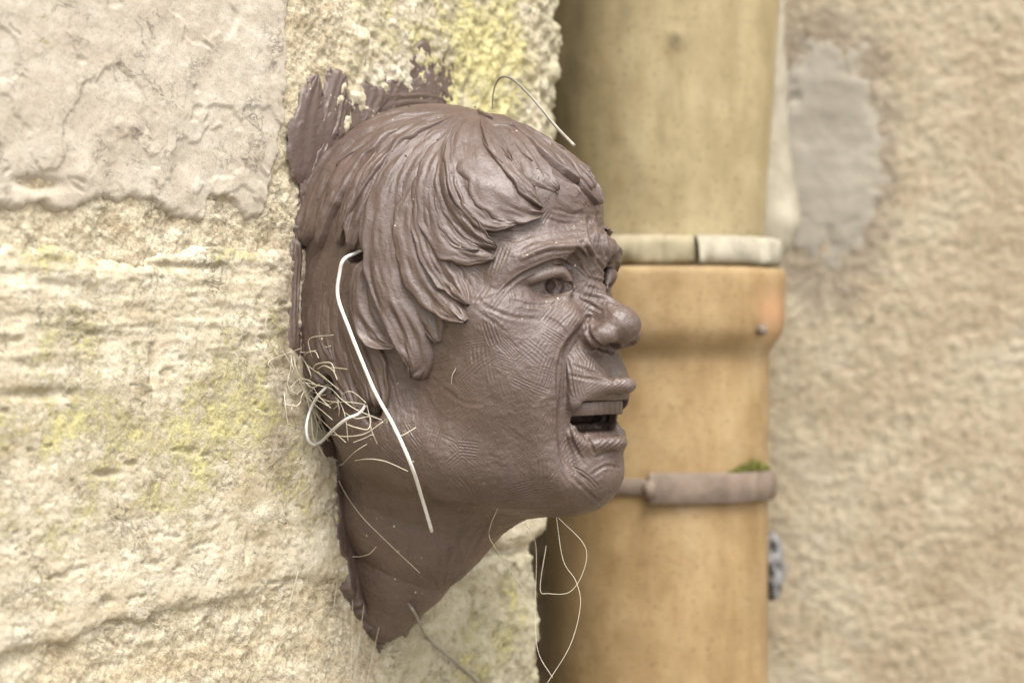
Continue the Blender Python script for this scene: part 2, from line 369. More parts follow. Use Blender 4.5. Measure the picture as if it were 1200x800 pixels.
def rbox(c, r, rd, k=.2, op='-'):
    c = np.asarray(c, float); r = np.asarray(r, float); s, (x, y, z) = region(c-r-k-.6, c+r+k+.6)
    qx, qy, qz = np.abs(x-c[0])-r[0]+rd, np.abs(y-c[1])-r[1]+rd, np.abs(z-c[2])-r[2]+rd
    d = np.sqrt(np.maximum(qx, 0)**2+np.maximum(qy, 0)**2+np.maximum(qz, 0)**2)+np.minimum(np.maximum(qx, np.maximum(qy, qz)), 0)-rd
    put(s, d.astype(np.float32), k, op)
def build_head():
    ell((0, 5.0, 5.3), (7.3, 8.0, 9.1), .1)                         # skull
    ell((0, .8, 6.4), (6.8, 8.6, 8.5), 1.5)                         # face
    both(chain, [(2.0, -6.5, 11.8), (4.2, -6.0, 8.5), (5.2, -4.6, 4.5)], [2.7, 2.7, 2.6], 1.8)   # jaw
    ell((0, -6.6, 13.0), (3.0, 2.9, 2.9), 1.2)                      # chin
    ell((0, -2.8, 12.2), (3.6, 3.9, 3.8), 1.2)                      # muzzle
    ell((-3.6, -1.6, 10.6), (2.9, 4.6, 3.7), 1.6); ell((3.2, -1.6, 9.4), (2.8, 4.6, 3.5), 1.6)   # cheeks
    both(ell, (4.4, 1.3, 10.7), (2.2, 1.8, 2.3), 1.2)               # cheekbones
    chain([(0, -6, 3.5), (0, -9.2, 2.4), (0, -12.5, 1.3), (0, -16.2, .1)], [5.6, 4.4, 2.7, .7], 2.6)   # neck
    chain([(0, -7.4, 8.6), (0, -9.2, 6.2), (0, -15.6, .6)], [2.4, 2.3, .9], 2.8)
    both(ell, (5.7, 1.5, 3.6), (2.1, 7.2, 4.6), 1.0)                # hair mass at the sides
    ell((0, 5.6, 3.6), (7.6, 7.9, 7.6), .8)
    ell((0, 7.6, 5.8), (6.6, 3.6, 8.4), .8)
    # brow
    both(chain, np.array([P(585, 314, -5.0), P(612, 299, -4.2), P(640, 292, -3.3), P(665, 288, -2.1), P(685, 287, -1.2)])-np.array([0, .15, .05]), [.35, .42, .48, .52, .5], 1.1, n=12)
    ell((0, 5.2, 14.35), (1.5, 1.0, .8), .8)
    HOOD = np.array([P(588, 333, -4.95), P(604, 319, -4.5), P(622, 308, -3.95), P(642, 301, -3.2), P(658, 298, -2.5)])-np.array([0, 0, .22])
    # eye sockets
    both(ell, P(645, 333, -3.0)+np.array([0, .1, .7]), (1.75, 1.15, 1.3), .9, '-')
    both(ell, P(671, 311, -1.7)+np.array([0, 0, .35]), (.5, .6, .6), .6, '-')
    both(chain, HOOD, [.34, .42, .45, .42, .3], .7, n=14)
    # nose
    chain([(0, 4.2, 13.9), (0, 2.9, 14.35), (0, 1.9, 15.15), (0, .95, 16.3)], [.95, .75, .85, .9], 1.0, n=10)
    ell((0, .85, 16.6), (1.0, .68, .88), 1.0)
    both(ell, (1.25, .3, 15.8), (.72, .68, 1.15), .38)
    pass
    both(ell, (1.0, -.36, 16.6), (.62, .36, .62), .06, '-')
    both(chain, [(1.8, 1.3, 15.05), (2.15, .5, 15.0), (1.9, -.5, 15.3)], .2, .35, '-', n=6)
    # eyeballs and lids
    for sg in (-1, 1):
        ell((sg*(3.1-.52), 3.0, 13.38-.84), (1.95, 1.35, 1.15), .08, '+', (0, 32*sg, 0))
    both(chain, np.array([P(594, 340, -4.7), P(610, 332, -4.2), P(630, 325, -3.6), P(650, 319, -2.8), P(661, 321, -2.2), P(672, 337, -1.7)])-np.array([0, 0, .02]), [.18, .26, .32, .34, .3, .16], .14, n=18)
    both(chain, np.array([P(597, 347, -4.6), P(616, 352, -4.0), P(638, 354, -3.2), P(656, 351, -2.4), P(669, 341, -1.75)])-np.array([0, 0, .05]), [.18, .2, .2, .18, .14], .14, n=16)
    both(chain, np.array([P(602, 354, -4.5), P(622, 362, -3.9), P(640, 364, -3.2), P(660, 357, -2.3)])-np.array([0, 0, .15]), [.2, .28, .3, .2], .7, n=12)
    o, d = ray(647, 335); t = np.linspace(115, 140, 2000)[:, None]; p = o+d*t; q = p[int(np.argmax(trilin(p) < 0))]; both(ell, q, (.35, .38, .6), .04, '-')
    both(ell, P(665, 336, -1.95)+np.array([0, 0, .1]), (.26, .26, .4), .1, '-')
    # nasolabial fold: the muzzle lies a step behind the cheek
    fold = [P(687, 376, -1.95), P(669, 399, -2.6), P(658, 420, -3.0), P(655, 455, -3.2), P(656, 485, -3.2), P(656, 512, -3.1), P(664, 546, -2.7), P(682, 566, -2.1)]
    chain(np.array(fold)+np.array([-.45, .05, -.75]), [.4, .55, .6, .6, .5, .4, .35, .3], 1.6, n=24)
    both(chain, np.array(fold)+np.array([.25, 0, .22]), [.16, .22, .24, .22, .2, .16, .1, .05], .6, '-', n=28)
    # mouth
    up = [P(682, 474, -2.3), P(694, 461, -1.75), P(714, 455, -1.0), P(742, 453, 0)]
    upf = up+[mir(q) for q in up[-2::-1]]
    chain(np.array(upf)+np.array([0, .1, -.35]), [.3, .38, .42, .42, .42, .38, .3], .7, n=30)
    both(ell, (1.3, -2.0, 14.6), (1.3, 1.5, 1.2), .8)
    rbox((0, -3.84, 15.6), (2.35, .64, 2.6), .28, .1)
    lo = [P(679, 504, -2.35), P(692, 517, -1.8), P(710, 513, -1.0), P(730, 512, 0)]
    lof = lo+[mir(q) for q in lo[-2::-1]]
    chain(np.array(lof)+np.array([0, -.3, -.3]), [.2, .3, .34, .36, .34, .3, .2], .5, n=30)
    rbox((0, -4.55, 15.0), (1.9, .34, 1.1), .25, .3)
    both(chain, [P(695, 528, -1.9), P(706, 545, -1.4), P(724, 548, 0)], [.1, .16, .2], .7, '-', n=8)
    ell((0, -7.2, 14.2), (2.1, 1.7, 1.9), 1.0)
    # hollows where the wire and the fibres enter
    for px, py, r_, off in ((418, 300, (1.1, .35, .6), .2), (388, 452, (.9, .7, .6), .25), (437, 482, (.6, .6, .5), .15)):
        o, d = ray(px, py); t = np.linspace(100, 160, 1200)[:, None]; p = o+d*t
        k = int(np.argmax((trilin(p) < 0) & np.all((p > GL) & (p < GH), axis=1))); ell(p[k]+d*off, r_, .3, '-')
def trilin(p, G=None):
    G = F if G is None else G
    q = np.clip((np.asarray(p, np.float32)-GL)/H, 0, np.array(GN)-1.001); i = q.astype(int); f = (q-i).astype(np.float32); o = 0
    for a in (0, 1):
        for b_ in (0, 1):
            for c in (0, 1):
                o = o+(f[:, 0] if a else 1-f[:, 0])*(f[:, 1] if b_ else 1-f[:, 1])*(f[:, 2] if c else 1-f[:, 2])*G[i[:, 0]+a, i[:, 1]+b_, i[:, 2]+c]
    return o
build_head()
def gradf(p, e=.15):
    g = np.stack([trilin(p+np.eye(3)[k]*e)-trilin(p-np.eye(3)[k]*e) for k in range(3)], -1)
    return g/(np.linalg.norm(g, axis=1)[:, None]+1e-6)
def hit(px, py):
    """first point of the head (or of the wall plane) on a sight line"""
    o, d = ray(px, py); dn = np.linalg.norm(d); t = np.linspace(100, 175, 1500)[:, None]; p = o+d*t
    ins = np.all((p > GL) & (p < GH), axis=1); val = np.where(ins, trilin(p), 5.); val = np.minimum(val, p[:, 2]+.05)
    k = int(np.argmax(val < 0)); k = max(k, 1)
    a, b_ = val[k-1], val[k]; return (p[k-1]+(p[k]-p[k-1])*(a/(a-b_+1e-9)))

def surface_nets(G):
    S = G < 0; n = S.shape
    c = np.zeros([x-1 for x in n], np.uint8)
    for a in (0, 1):
        for b_ in (0, 1):
            for d in (0, 1): c += S[a:n[0]-1+a, b_:n[1]-1+b_, d:n[2]-1+d]
    act = np.argwhere((c > 0) & (c < 8)); idx = np.full(c.shape, -1, np.int32); idx[tuple(act.T)] = np.arange(len(act))
    cor = [(a, b_, d) for a in (0, 1) for b_ in (0, 1) for d in (0, 1)]
    val = [G[act[:, 0]+a, act[:, 1]+b_, act[:, 2]+d] for a, b_, d in cor]
    acc = np.zeros((len(act), 3), np.float32); cnt = np.zeros(len(act), np.float32)
    for i in range(8):
        for j in range(i+1, 8):
            if sum(abs(x-y) for x, y in zip(cor[i], cor[j])) != 1: continue
            m_ = (val[i] < 0) != (val[j] < 0); tt = np.where(m_, val[i]/(val[i]-val[j]+1e-12), 0)[:, None]
            ci, cj = np.array(cor[i], np.float32), np.array(cor[j], np.float32)
            acc += np.where(m_[:, None], ci+(cj-ci)*tt, 0); cnt += m_
    verts = act+acc/cnt[:, None]; quads = []
    for ax in range(3):
        sl0 = [slice(None)]*3; sl1 = [slice(None)]*3; sl0[ax] = slice(0, n[ax]-1); sl1[ax] = slice(1, n[ax])
        s0, s1 = S[tuple(sl0)], S[tuple(sl1)]; e = np.argwhere(s0 != s1)
        b1, b2 = (ax+1) % 3, (ax+2) % 3
        ok = (e[:, b1] > 0) & (e[:, b2] > 0) & (e[:, b1] < n[b1]-1) & (e[:, b2] < n[b2]-1); e = e[ok]
        flip = s0[tuple(e.T)]; qs = []
        for o1, o2 in ((0, 0), (1, 0), (1, 1), (0, 1)):
            g_ = e.copy(); g_[:, b1] -= o1; g_[:, b2] -= o2; qs.append(idx[tuple(g_.T)])
        q = np.stack(qs, -1); q = np.where(flip[:, None], q, q[:, ::-1]); quads.append(q)
    return verts*H+GL, np.vstack(quads)

head = empty('clay_head', WALL_M, 'brown wet clay head with open mouth and frowning brow projecting from stone wall', 'sculpture')

# hair mask used for tool marks: 1 where hair locks lie
HAIRPOLY = [(330, 190), (420, 120), (560, 100), (720, 160), (730, 252), (640, 250), (590, 262), (560, 300), (548, 375), (505, 400), (500, 445), (470, 470), (455, 520), (330, 540)]
CREASES = [
    ([(647, 327), (640, 331), (639, 338), (645, 343), (652, 341), (655, 334), (651, 328), (647, 327)], 1.6, .05),
    ([(592, 338), (610, 324), (634, 312), (655, 306), (668, 312)], 2.2, .12), ([(600, 352), (622, 357), (645, 357), (662, 351)], 2.5, .05),
    ([(612, 302), (630, 294), (650, 289), (686, 288)], 3, -.12), ([(604, 294), (622, 285), (650, 279), (678, 277)], 3, .06), ([(676, 292), (686, 302), (690, 316)], 3., .14),
    ([(690, 256), (693, 276), (700, 298)], 2.8, .2), ([(700, 250), (705, 275), (710, 300)], 2.4, .16), ([(683, 284), (690, 296), (694, 312)], 2.8, .17), ([(696, 300), (704, 312), (712, 320)], 2, .09),
    ([(688, 336), (706, 341), (724, 349)], 2.2, .10), ([(684, 346), (704, 350), (724, 356)], 2.2, .09), ([(690, 326), (708, 331), (720, 336)], 2, .08), ([(676, 350), (690, 356), (704, 364)], 2.2, .07),
    ([(690, 372), (668, 398), (657, 420), (654, 455), (655, 485), (655, 512), (663, 548), (680, 568)], 2.6, .11), ([(663, 410), (662, 440), (664, 470)], 2, .05),
    ([(688, 372), (690, 392), (702, 406), (716, 412)], 2.5, .10), ([(560, 352), (580, 364), (604, 372), (628, 374)], 2.5, .035), ([(556, 362), (576, 376), (596, 392)], 2.2, .03), ([(585, 345), (570, 350), (556, 352)], 2.2, .03),
    ([(640, 372), (654, 380), (664, 392)], 2.2, .05), ([(560, 262), (590, 268), (620, 268)], 2.5, .04), ([(640, 256), (660, 262), (684, 262)], 2.2, .05), ([(650, 245), (674, 250), (700, 252)], 2.2, .05),
    ([(683, 506), (690, 516), (696, 530)], 2., .08), ([(666, 500), (672, 520), (686, 545)], 2, .06), ([(672, 560), (690, 578), (704, 590)], 2.4, .05), ([(700, 535), (716, 530), (732, 532)], 2.2, .05), ([(694, 556), (710, 546), (726, 548)], 2., .06),
    ([(508, 445), (540, 470), (565, 474)], 2.4, .02), ([(530, 560), (590, 588), (640, 592)], 3, .02), ([(540, 590), (600, 600), (660, 598)], 2.6, .05),
    ([(560, 275), (590, 280), (612, 282)], 2, .04), ([(700, 430), (712, 440), (722, 448)], 2, .05), ([(668, 440), (690, 444), (712, 448)], 2, .05), ([(672, 428), (694, 436), (712, 441)], 2, .05)]
def to_px(p):
    x = OX+SA*p[:, 0]+CA*p[:, 2]; y = OY+CA*p[:, 0]-SA*p[:, 2]; return np.column_stack([600+FPX*x/y, 400-FPX*p[:, 1]/y])

# ---- hair locks
def lock_mesh(path, hw, th, seed, grooves, curl=0., n=56, m=29):
    """path: surface points; a slab of clay pulled along the surface: one crisp edge, one feathered, combed grooves, blunt tip"""
    rng = np.random.default_rng(seed); ln = np.linalg.norm(np.diff(path, axis=0), axis=1).sum()
    p = spline(path, n); t = np.gradient(p, axis=0); t /= np.linalg.norm(t, axis=1)[:, None]
    nr = gradf(p); nr[p[:, 2] < .35] = (0, 0, 1)
    nr = np.array([nr[max(0, i-3):i+4].mean(0) for i in range(n)]); nr /= np.linalg.norm(nr, axis=1)[:, None]
    b_ = np.cross(t, nr); b_ /= np.linalg.norm(b_, axis=1)[:, None]
    a = np.linspace(0, 1, n); s = np.linspace(-1, 1, m)
    sd = np.column_stack([np.repeat(a*ln*.5, m), np.tile(s*2.2, n), np.full(n*m, seed*.73)])
    n1 = fbm(sd, 1, 3).reshape(n, m)
    st = np.column_stack([np.repeat(a*ln*.28, m), np.tile(s*hw*5, n)+np.repeat(curl*2.2*a**2, m), np.full(n*m, seed*1.9)])
    streak = fbm(st, 1, 3, .6, ridged=True).reshape(n, m)
    wob = .16*fbm(np.column_stack([a*ln*.9, np.full(n, seed*.31), np.zeros(n)]), 1, 3)
    prof = (np.minimum(np.sqrt(np.clip(a/.3, 0, 1)), 1)*.75+.3*np.sin(np.pi*a)+wob)*np.clip((1.02-a)/.3, 0, 1)**.6
    hh = th*(.3+.7*a**.8)*np.clip((1.03-a)/.06, 0, 1)**.6*np.clip(a/.2, 0, 1)
    q = p[:, None]+b_[:, None]*(s[None, :, None]*hw*prof[:, None, None]); shp = q.shape; Q = q.reshape(-1, 3)
    for _ in range(3):
        g_ = gradf(Q); dv = trilin(Q); onw = Q[:, 2] < dv; dv = np.where(onw, Q[:, 2], dv); g_[onw] = (0, 0, 1)
        Q = Q-g_*np.clip(dv, -.4, .4)[:, None]
    q = Q.reshape(shp); q[:, 1:-1] = .5*q[:, 1:-1]+.25*(q[:, 2:]+q[:, :-2])
    sg = rng.choice([-1, 1], p=[.3, .7]); x = s*sg
    dome = np.clip((1-x)/.12, 0, 1)**.5*np.clip((x+1)/1.1, 0, 1)**.8
    dome = (dome*(.8+.35*np.clip(x, 0, 1)**2))[None, :]
    ph = rng.uniform(0, 6.3); gx = s[None, :]*grooves*np.pi+ph+curl*np.pi*a[:, None]**1.6*2.6+.5*np.sin(a*7+ph)[:, None]
    gr = np.abs(np.sin(gx*.5+.6*n1))**.7; ga = (.25+.75*a)[:, None]
    edge = np.clip((1-np.abs(s))/.15, 0, 1)[None, :]*np.clip((1.02-a)/.08, 0, 1)[:, None]*np.clip(a/.1, 0, 1)[:, None]
    th_g = th*rng.choice([.04, .12, .34]); st_a = rng.choice([.005, .012, .03])
    d = hh[:, None]*dome*(1+.3*n1)+edge*(th_g*(gr-.5)*ga+st_a*streak+.03*n1)
    d = d-.10*(1-np.clip(dome*3, 0, 1))-.08*(1-np.clip(edge*2, 0, 1))
    v = q+nr[:, None]*d[:, :, None]
    return v.reshape(-1, 3), gridfaces(n, m)
def locked(pth):
    pts = []
    for x, y in pth:
        for dy in range(0, 36, 3):                                  # slide down from the outline onto the head
            h_ = hit(x-.2*dy, y+dy)
            if h_[2] > .3 and trilin(h_[None])[0] < .3: break
        pts.append(h_)
    out = [pts[0]]
    for a_ in pts[1:]:
        if np.linalg.norm(a_-out[-1]) < 3.6: out.append(a_)
        else: break
    return np.array(out)
LOCKS = [  # photograph path, half width cm, thickness cm, grooves, curl
    # back sweep, crown to wall
    ([(530, 131), (485, 139), (440, 156), (404, 184), (380, 218), (366, 262), (359, 288)], .62, .62, 3, .3),
    ([(500, 136), (455, 152), (420, 178), (396, 212), (382, 250), (377, 290)], .6, .66, 3, -.2),
    ([(535, 134), (497, 146), (458, 168), (430, 200), (410, 240), (400, 288)], .62, .7, 4, .2),
    ([(520, 143), (485, 160), (455, 190), (436, 225), (422, 262), (415, 290)], .6, .7, 3, -.3),
    ([(470, 146), (430, 164), (398, 196), (374, 236), (360, 280)], .45, .32, 2, 0),
    ([(540, 132), (508, 152), (478, 178), (458, 214), (446, 250), (440, 290), (444, 330)], .62, .42, 3, .2),
    # lower back locks
    ([(362, 285), (352, 330), (349, 380), (351, 430)], .55, .3, 2, 0),
    ([(385, 288), (368, 335), (362, 385), (372, 430), (392, 470)], .55, .38, 3, .2),
    ([(372, 300), (362, 345), (366, 400), (385, 445), (402, 478)], .4, .34, 2, .1),
    ([(404, 318), (388, 350), (388, 395), (402, 440), (418, 478)], .5, .38, 3, 0),
    ([(430, 300), (414, 335), (408, 375), (416, 420), (434, 462), (442, 486)], .5, .4, 3, .2),
    ([(436, 310), (424, 350), (424, 395), (440, 435), (452, 478)], .45, .42, 2, -.2),
    ([(440, 296), (430, 325), (434, 365), (450, 392), (471, 404)], .48, .75, 3, .3),
    # middle locks in front of the ear
    ([(500, 158), (474, 190), (456, 236), (452, 290), (462, 340), (482, 384), (496, 425), (490, 444)], .72, .8, 2, .1),
    ([(478, 185), (458, 235), (449, 285), (452, 330), (462, 372), (470, 402)], .5, .5, 3, .2),
    ([(515, 160), (490, 196), (474, 240), (474, 290), (488, 335), (508, 372), (516, 400)], .65, .5, 2, -.2),
    ([(500, 200), (484, 245), (486, 290), (502, 330), (526, 358), (548, 376)], .6, .7, 4, .5),
    ([(520, 175), (500, 220), (500, 268), (516, 310), (536, 338), (550, 358)], .5, .55, 3, .3),
    # fringe
    ([(535, 150), (512, 190), (508, 235), (522, 272), (546, 294), (580, 303)], .55, .5, 4, .6),
    ([(545, 140), (524, 180), (522, 222), (538, 258), (560, 280), (582, 292)], .5, .5, 3, .4),
    ([(552, 136), (540, 172), (544, 208), (558, 238), (580, 258), (604, 262)], .55, .55, 4, .6),
    ([(548, 138), (532, 165), (530, 200), (544, 232), (566, 256)], .35, .4, 2, .2),
    ([(560, 134), (558, 162), (566, 190), (584, 218), (608, 240), (635, 249)], .8, .55, 5, .7),
    ([(565, 140), (578, 168), (598, 198), (618, 224), (634, 244)], .33, .65, 1, 0),
    ([(572, 132), (592, 152), (612, 178), (632, 206), (652, 226)], .6, .3, 2, .1),
    ([(580, 130), (606, 148), (634, 170), (660, 196), (676, 216)], .6, .45, 5, .7),
    ([(590, 130), (624, 148), (656, 174), (680, 206), (690, 226)], .5, .35, 4, .5),
    ([(596, 129), (636, 146), (668, 172), (686, 202), (695, 222)], .4, .25, 2, .1),
    ([(640, 205), (660, 224), (672, 234), (684, 242)], .5, .22, 3, .3),
    ([(566, 130), (580, 142), (598, 152)], .4, .35, 3, .3),
    ([(636, 166), (662, 188), (684, 214), (698, 240)], .38, .32, 3, .3),
    ([(612, 142), (646, 162), (676, 190), (694, 218), (702, 240)], .3, .3, 2, .1),
]
LOCK3 = []
def build_hair():
    rng = np.random.default_rng(5); allp = []
    for k, (pth, hw, th, gr, cu) in enumerate(LOCKS): allp.append((pth, hw*rng.uniform(1.5, 2.3), th*rng.uniform(.75, 1.15), gr, cu, 'hair_lock'))
    for k in range(26):                                             # narrower strokes between neighbouring locks
        i = int(rng.integers(0, len(LOCKS)-1)); j = i+1
        a, b_ = spline([(*q, 0) for q in LOCKS[i][0]], 9)[:, :2], spline([(*q, 0) for q in LOCKS[j][0]], 9)[:, :2]
        if np.abs(a-b_).max() > 75: b_ = a
        w_ = rng.uniform(0, 1); c = a*(1-w_)+b_*w_+rng.normal(0, 3, 2)
        s0 = int(rng.integers(0, 4)); c = c[s0:s0+int(rng.integers(4, 7))]
        allp.append((c, rng.uniform(.25, .7), rng.uniform(.2, .42), int(rng.integers(1, 4)), rng.normal(0, .2), 'hair_strand'))
    for k, (pth, hw, th, gr, cu, nm) in enumerate(allp):
        pts = locked(pth)
        if len(pts) < 3 or pts[:, 2].max() < .6: continue
        sm = spline(pts, 14); tt = np.gradient(sm, axis=0); LOCK3.append(np.hstack([sm, tt/np.linalg.norm(tt, axis=1)[:, None]]))
        v, f = lock_mesh(pts, hw, th, k+1, gr, cu)
        mesh(nm, to_local(v[:, 0], v[:, 1], v[:, 2]), f, CLAY, head)
        if pts[:, 0].mean() < -4.2:                              # the far side of the head
            v2 = v*np.array([-1, 1, 1]); mesh(nm, to_local(v2[:, 0], v2[:, 1], v2[:, 2]), f[:, ::-1], CLAY, head)
build_hair()

# ---- the head itself
def build_skin():
    v, f = surface_nets(F)
    # split every quad in four and settle the new points on the surface
    e = np.stack([f, np.roll(f, -1, 1)], -1).reshape(-1, 2); e.sort(axis=1); nv = len(v)
    key, inv = np.unique(e[:, 0].astype(np.int64)*nv+e[:, 1], return_inverse=True)
    mid = .5*(v[key//nv]+v[key % nv]); inv = inv.reshape(-1, 4)+nv; fc = np.arange(len(f))+nv+len(mid)
    co = np.vstack([v, mid, v[f].mean(1)]).astype(np.float32); n = len(co)
    quads = np.vstack([np.stack([f[:, k], inv[:, k], fc, inv[:, k-1]], -1) for k in range(4)])
    for _ in range(2): co = (co-gradf(co, .1)*np.clip(trilin(co), -.08, .08)[:, None]).astype(np.float32)
    no = gradf(co, .1).astype(np.float32)
    px = to_px(co); q = np.column_stack([px[:, 0], px[:, 1]])
    cm = co*np.array([1, 1, 1], np.float32); cm[:, 0] = np.where(co[:, 0] > 1.5, -co[:, 0], co[:, 0]); pm = to_px(cm)
    hair = sstep(-6, 6, polydist(HAIRPOLY, pm))
    d = .045*fbm(co, .8, 3)+.018*fbm(co, 3., 3)+.008*fbm(co, 12., 2)
    # combed tool marks: short parallel ridges in patches
    chart = np.column_stack([np.arctan2(co[:, 0], co[:, 2]-4.5)*9, co[:, 1]])
    rng = np.random.default_rng(3)
    order = np.argsort(chart[:, 1]); cs = chart[order, 1]
    for k in range(520):
        c = np.array([rng.uniform(-15, 15), rng.uniform(-15, 7)]); ang = rng.choice([.75, 1.0, -.6, 1.45, 2.3])+rng.normal(0, .25)
        L, W = rng.uniform(.4, 1.2), rng.uniform(.2, .55); sp = rng.uniform(.12, .2); amp = rng.choice([.004, .011, .022], p=[.35, .4, .25])
        a0, a1 = np.searchsorted(cs, [c[1]-2, c[1]+2]); ii = order[a0:a1]; ii = ii[np.abs(chart[ii, 0]-c[0]) < 2]
        r = chart[ii]-c; x = r[:, 0]*math.cos(ang)+r[:, 1]*math.sin(ang); y = -r[:, 0]*math.sin(ang)+r[:, 1]*math.cos(ang)+.06*x*x
        wgt = sstep(1, .7, np.abs(x)/L)*sstep(1, .8, np.abs(y)/W)
        d[ii] = d[ii]*(1-.5*wgt)+wgt*(amp*np.cos(y/sp*2*np.pi)-rng.uniform(0, .02))
    d *= 1-.6*hair
    # creases and ridges drawn with a tool: path, half width (px), depth (cm; negative is a ridge)
    for pth, wd_, dep in CREASES:
        pl = spline([(*q, 0) for q in pth], 24)[:, :2]; lo, hi = pl.min(0)-wd_*4, pl.max(0)+wd_*4
        ii = np.nonzero(np.all((pm > lo) & (pm < hi), axis=1))[0]
        if not len(ii): continue
        z = pm[ii]; best = np.full(len(ii), 1e9); tb = np.zeros(len(ii))
        for j in range(23):
            e = pl[j+1]-pl[j]; w_ = z-pl[j]; tt = np.clip((w_@e)/(e@e+1e-9), 0, 1); dd = np.linalg.norm(w_-tt[:, None]*e, axis=1)
            m_ = dd < best; best[m_] = dd[m_]; tb[m_] = (j+tt[m_])/23
        x = best/wd_; d[ii] -= dep*np.sin(np.pi*np.clip(tb*.9+.05, 0, 1))**.5*(np.exp(-x*x)-.45*np.exp(-(x-1.7)**2*1.6))
    # combed hair between the locks
    hi_ = np.nonzero((hair > .02))[0]; L3 = np.vstack(LOCK3[:len(LOCKS)]); out = np.empty(len(hi_), np.float32)
    for c0 in range(0, len(hi_), 8000):
        z = cm[hi_[c0:c0+8000]]; k = np.argmin(((z*z).sum(1)[:, None]-2*z@L3[:, :3].T.astype(np.float32)+(L3[:, :3]**2).sum(1)[None]), axis=1)
        r = z-L3[k, :3]; tt = L3[k, 3:]; al = (r*tt).sum(1); ac = r-al[:, None]*tt
        bb = np.cross(tt, no[hi_[c0:c0+8000]]*np.where(cm[hi_[c0:c0+8000], :1] == co[hi_[c0:c0+8000], :1], 1, -1)); sx = (ac*bb).sum(1)
        out[c0:c0+8000] = fbm(np.column_stack([al*.25+k*.02, sx*3.6, (k//14)*1.7]), 1, 3, .6, ridged=True)
    d[hi_] += hair[hi_]*(.02*out-.02)
    co += no*d[:, None]
    return mesh('face', to_local(co[:, 0], co[:, 1], co[:, 2]), quads, CLAY, head)
face = build_skin()

# ---- teeth (upper row as one clay slab) and the tongue bed
def teeth():
    a = np.linspace(-1, 1, 61); cs = [(-.28, .36), (.22, .36), (.26, .3), (.24, -.33), (.18, -.39), (-.28, -.39)]
    V = []
    for x in a:
        g_ = .05*math.exp(-((((x*4.5+.5) % 1)-.5)/.1)**2); c = np.array([x*2.25, -3.56-.06*x*x, 15.6-1.0*x**4]); nn = np.array([x**3*.9, 0, 1.]); nn /= np.linalg.norm(nn)
        for w_, h_ in cs: V.append(c+nn*(w_-(g_ if w_ > 0 else 0))+np.array([0, h_, 0]))
    V = np.array(V); n, m_ = 61, len(cs); f = gridfaces(n, m_); i = np.arange(n-1); f = np.vstack([f, np.stack([i*m_+m_-1, (i+1)*m_+m_-1, (i+1)*m_, i*m_], -1)])
    V += .02*np.column_stack([fbm(V, 3, 2), fbm(V+9, 3, 2), fbm(V+5, 3, 2)])
    mesh('upper_teeth', to_local(V[:, 0], V[:, 1], V[:, 2]), f, CLAY, face, False)
teeth()

# ---- clay smeared up the wall above the head
SMEAR = [([(352, 215), (352, 170), (358, 125), (366, 90)], .9, .16), ([(374, 190), (378, 150), (384, 118), (394, 84)], .8, .22), ([(398, 172), (402, 140), (408, 116)], .8, .2),
         ([(430, 152), (434, 125), (442, 100)], .9, .25), ([(458, 146), (464, 118), (470, 96)], .8, .2), ([(494, 140), (498, 110), (500, 84)], 1.0, .18),
         ([(344, 300), (343, 255), (346, 215), (352, 170)], .5, .35), ([(362, 240), (364, 205), (372, 172)], .7, .4),
         ([(440, 132), (480, 120), (524, 124)], .8, .2), ([(346, 420), (344, 370), (346, 320), (346, 280)], .45, .25), ([(358, 560), (352, 530), (353, 490), (356, 450)], .6, .5), ([(402, 660), (396, 620), (397, 585), (402, 550)], .4, .3),
         ([(440, 735), (424, 700), (410, 665), (402, 630)], .4, .35), ([(470, 735), (455, 742), (440, 725)], .35, .3)]
SHEET = [(346, 330), (346, 260), (350, 225), (354, 170), (352, 135), (362, 122), (362, 84), (368, 88), (376, 112), (384, 96), (388, 80), (394, 88), (404, 112), (416, 116), (430, 108), (442, 90), (454, 84), (470, 86), (474, 68), (484, 60), (490, 42), (500, 44), (506, 66), (514, 52), (526, 50), (530, 66), (528, 105), (534, 135), (560, 160), (560, 300), (470, 500), (352, 556), (346, 540), (348, 480), (345, 420)]
NSHEET = [(388, 540), (384, 575), (390, 600), (388, 630), (398, 655), (402, 690), (418, 715), (428, 742), (440, 740), (446, 758), (458, 744), (470, 748), (484, 728), (520, 690), (520, 540)]
def sheet(pts, seed):
    uv = np.array([onwall(*p)[:2] for p in pts]); lo, hi = uv.min(0)-.4, uv.max(0)+.4; res = .09
    nu, nv = int((hi[0]-lo[0])/res)+2, int((hi[1]-lo[1])/res)+2
    gu, gv = np.meshgrid(np.linspace(lo[0], hi[0], nu), np.linspace(lo[1], hi[1], nv), indexing='ij')
    q = np.column_stack([gu.ravel(), gv.ravel()]); q3 = np.column_stack([q, np.full(len(q), seed)])
    d = polydist(uv, q)+.28*fbm(q3, .8, 4, .6)
    h = .20+.05*fbm(q3, .5, 3)+flakes(q, 1.6, .2, 6.1, .07)+.025*fbm(q3*np.array([2.2, .5, 1]), 2, 3)+.25*sstep(6.5, 4, np.abs(q[:, 0]))*sstep(13.5, 11, q[:, 1])
    e = np.clip(d/.25, -1, 1); h = np.where(d > 0, h-.35*(1-np.clip(e, 0, 1))**2, h-.35+d*2.5)
    keep = (d > -.3).reshape(nu, nv); keep = keep[:-1, :-1] & keep[1:, 1:]
    v, f, _ = compact(to_local(q[:, 0], q[:, 1], h), gridfaces(nu, nv, keep)); mesh('clay_smear', v, f[:, ::-1], CLAY, head)
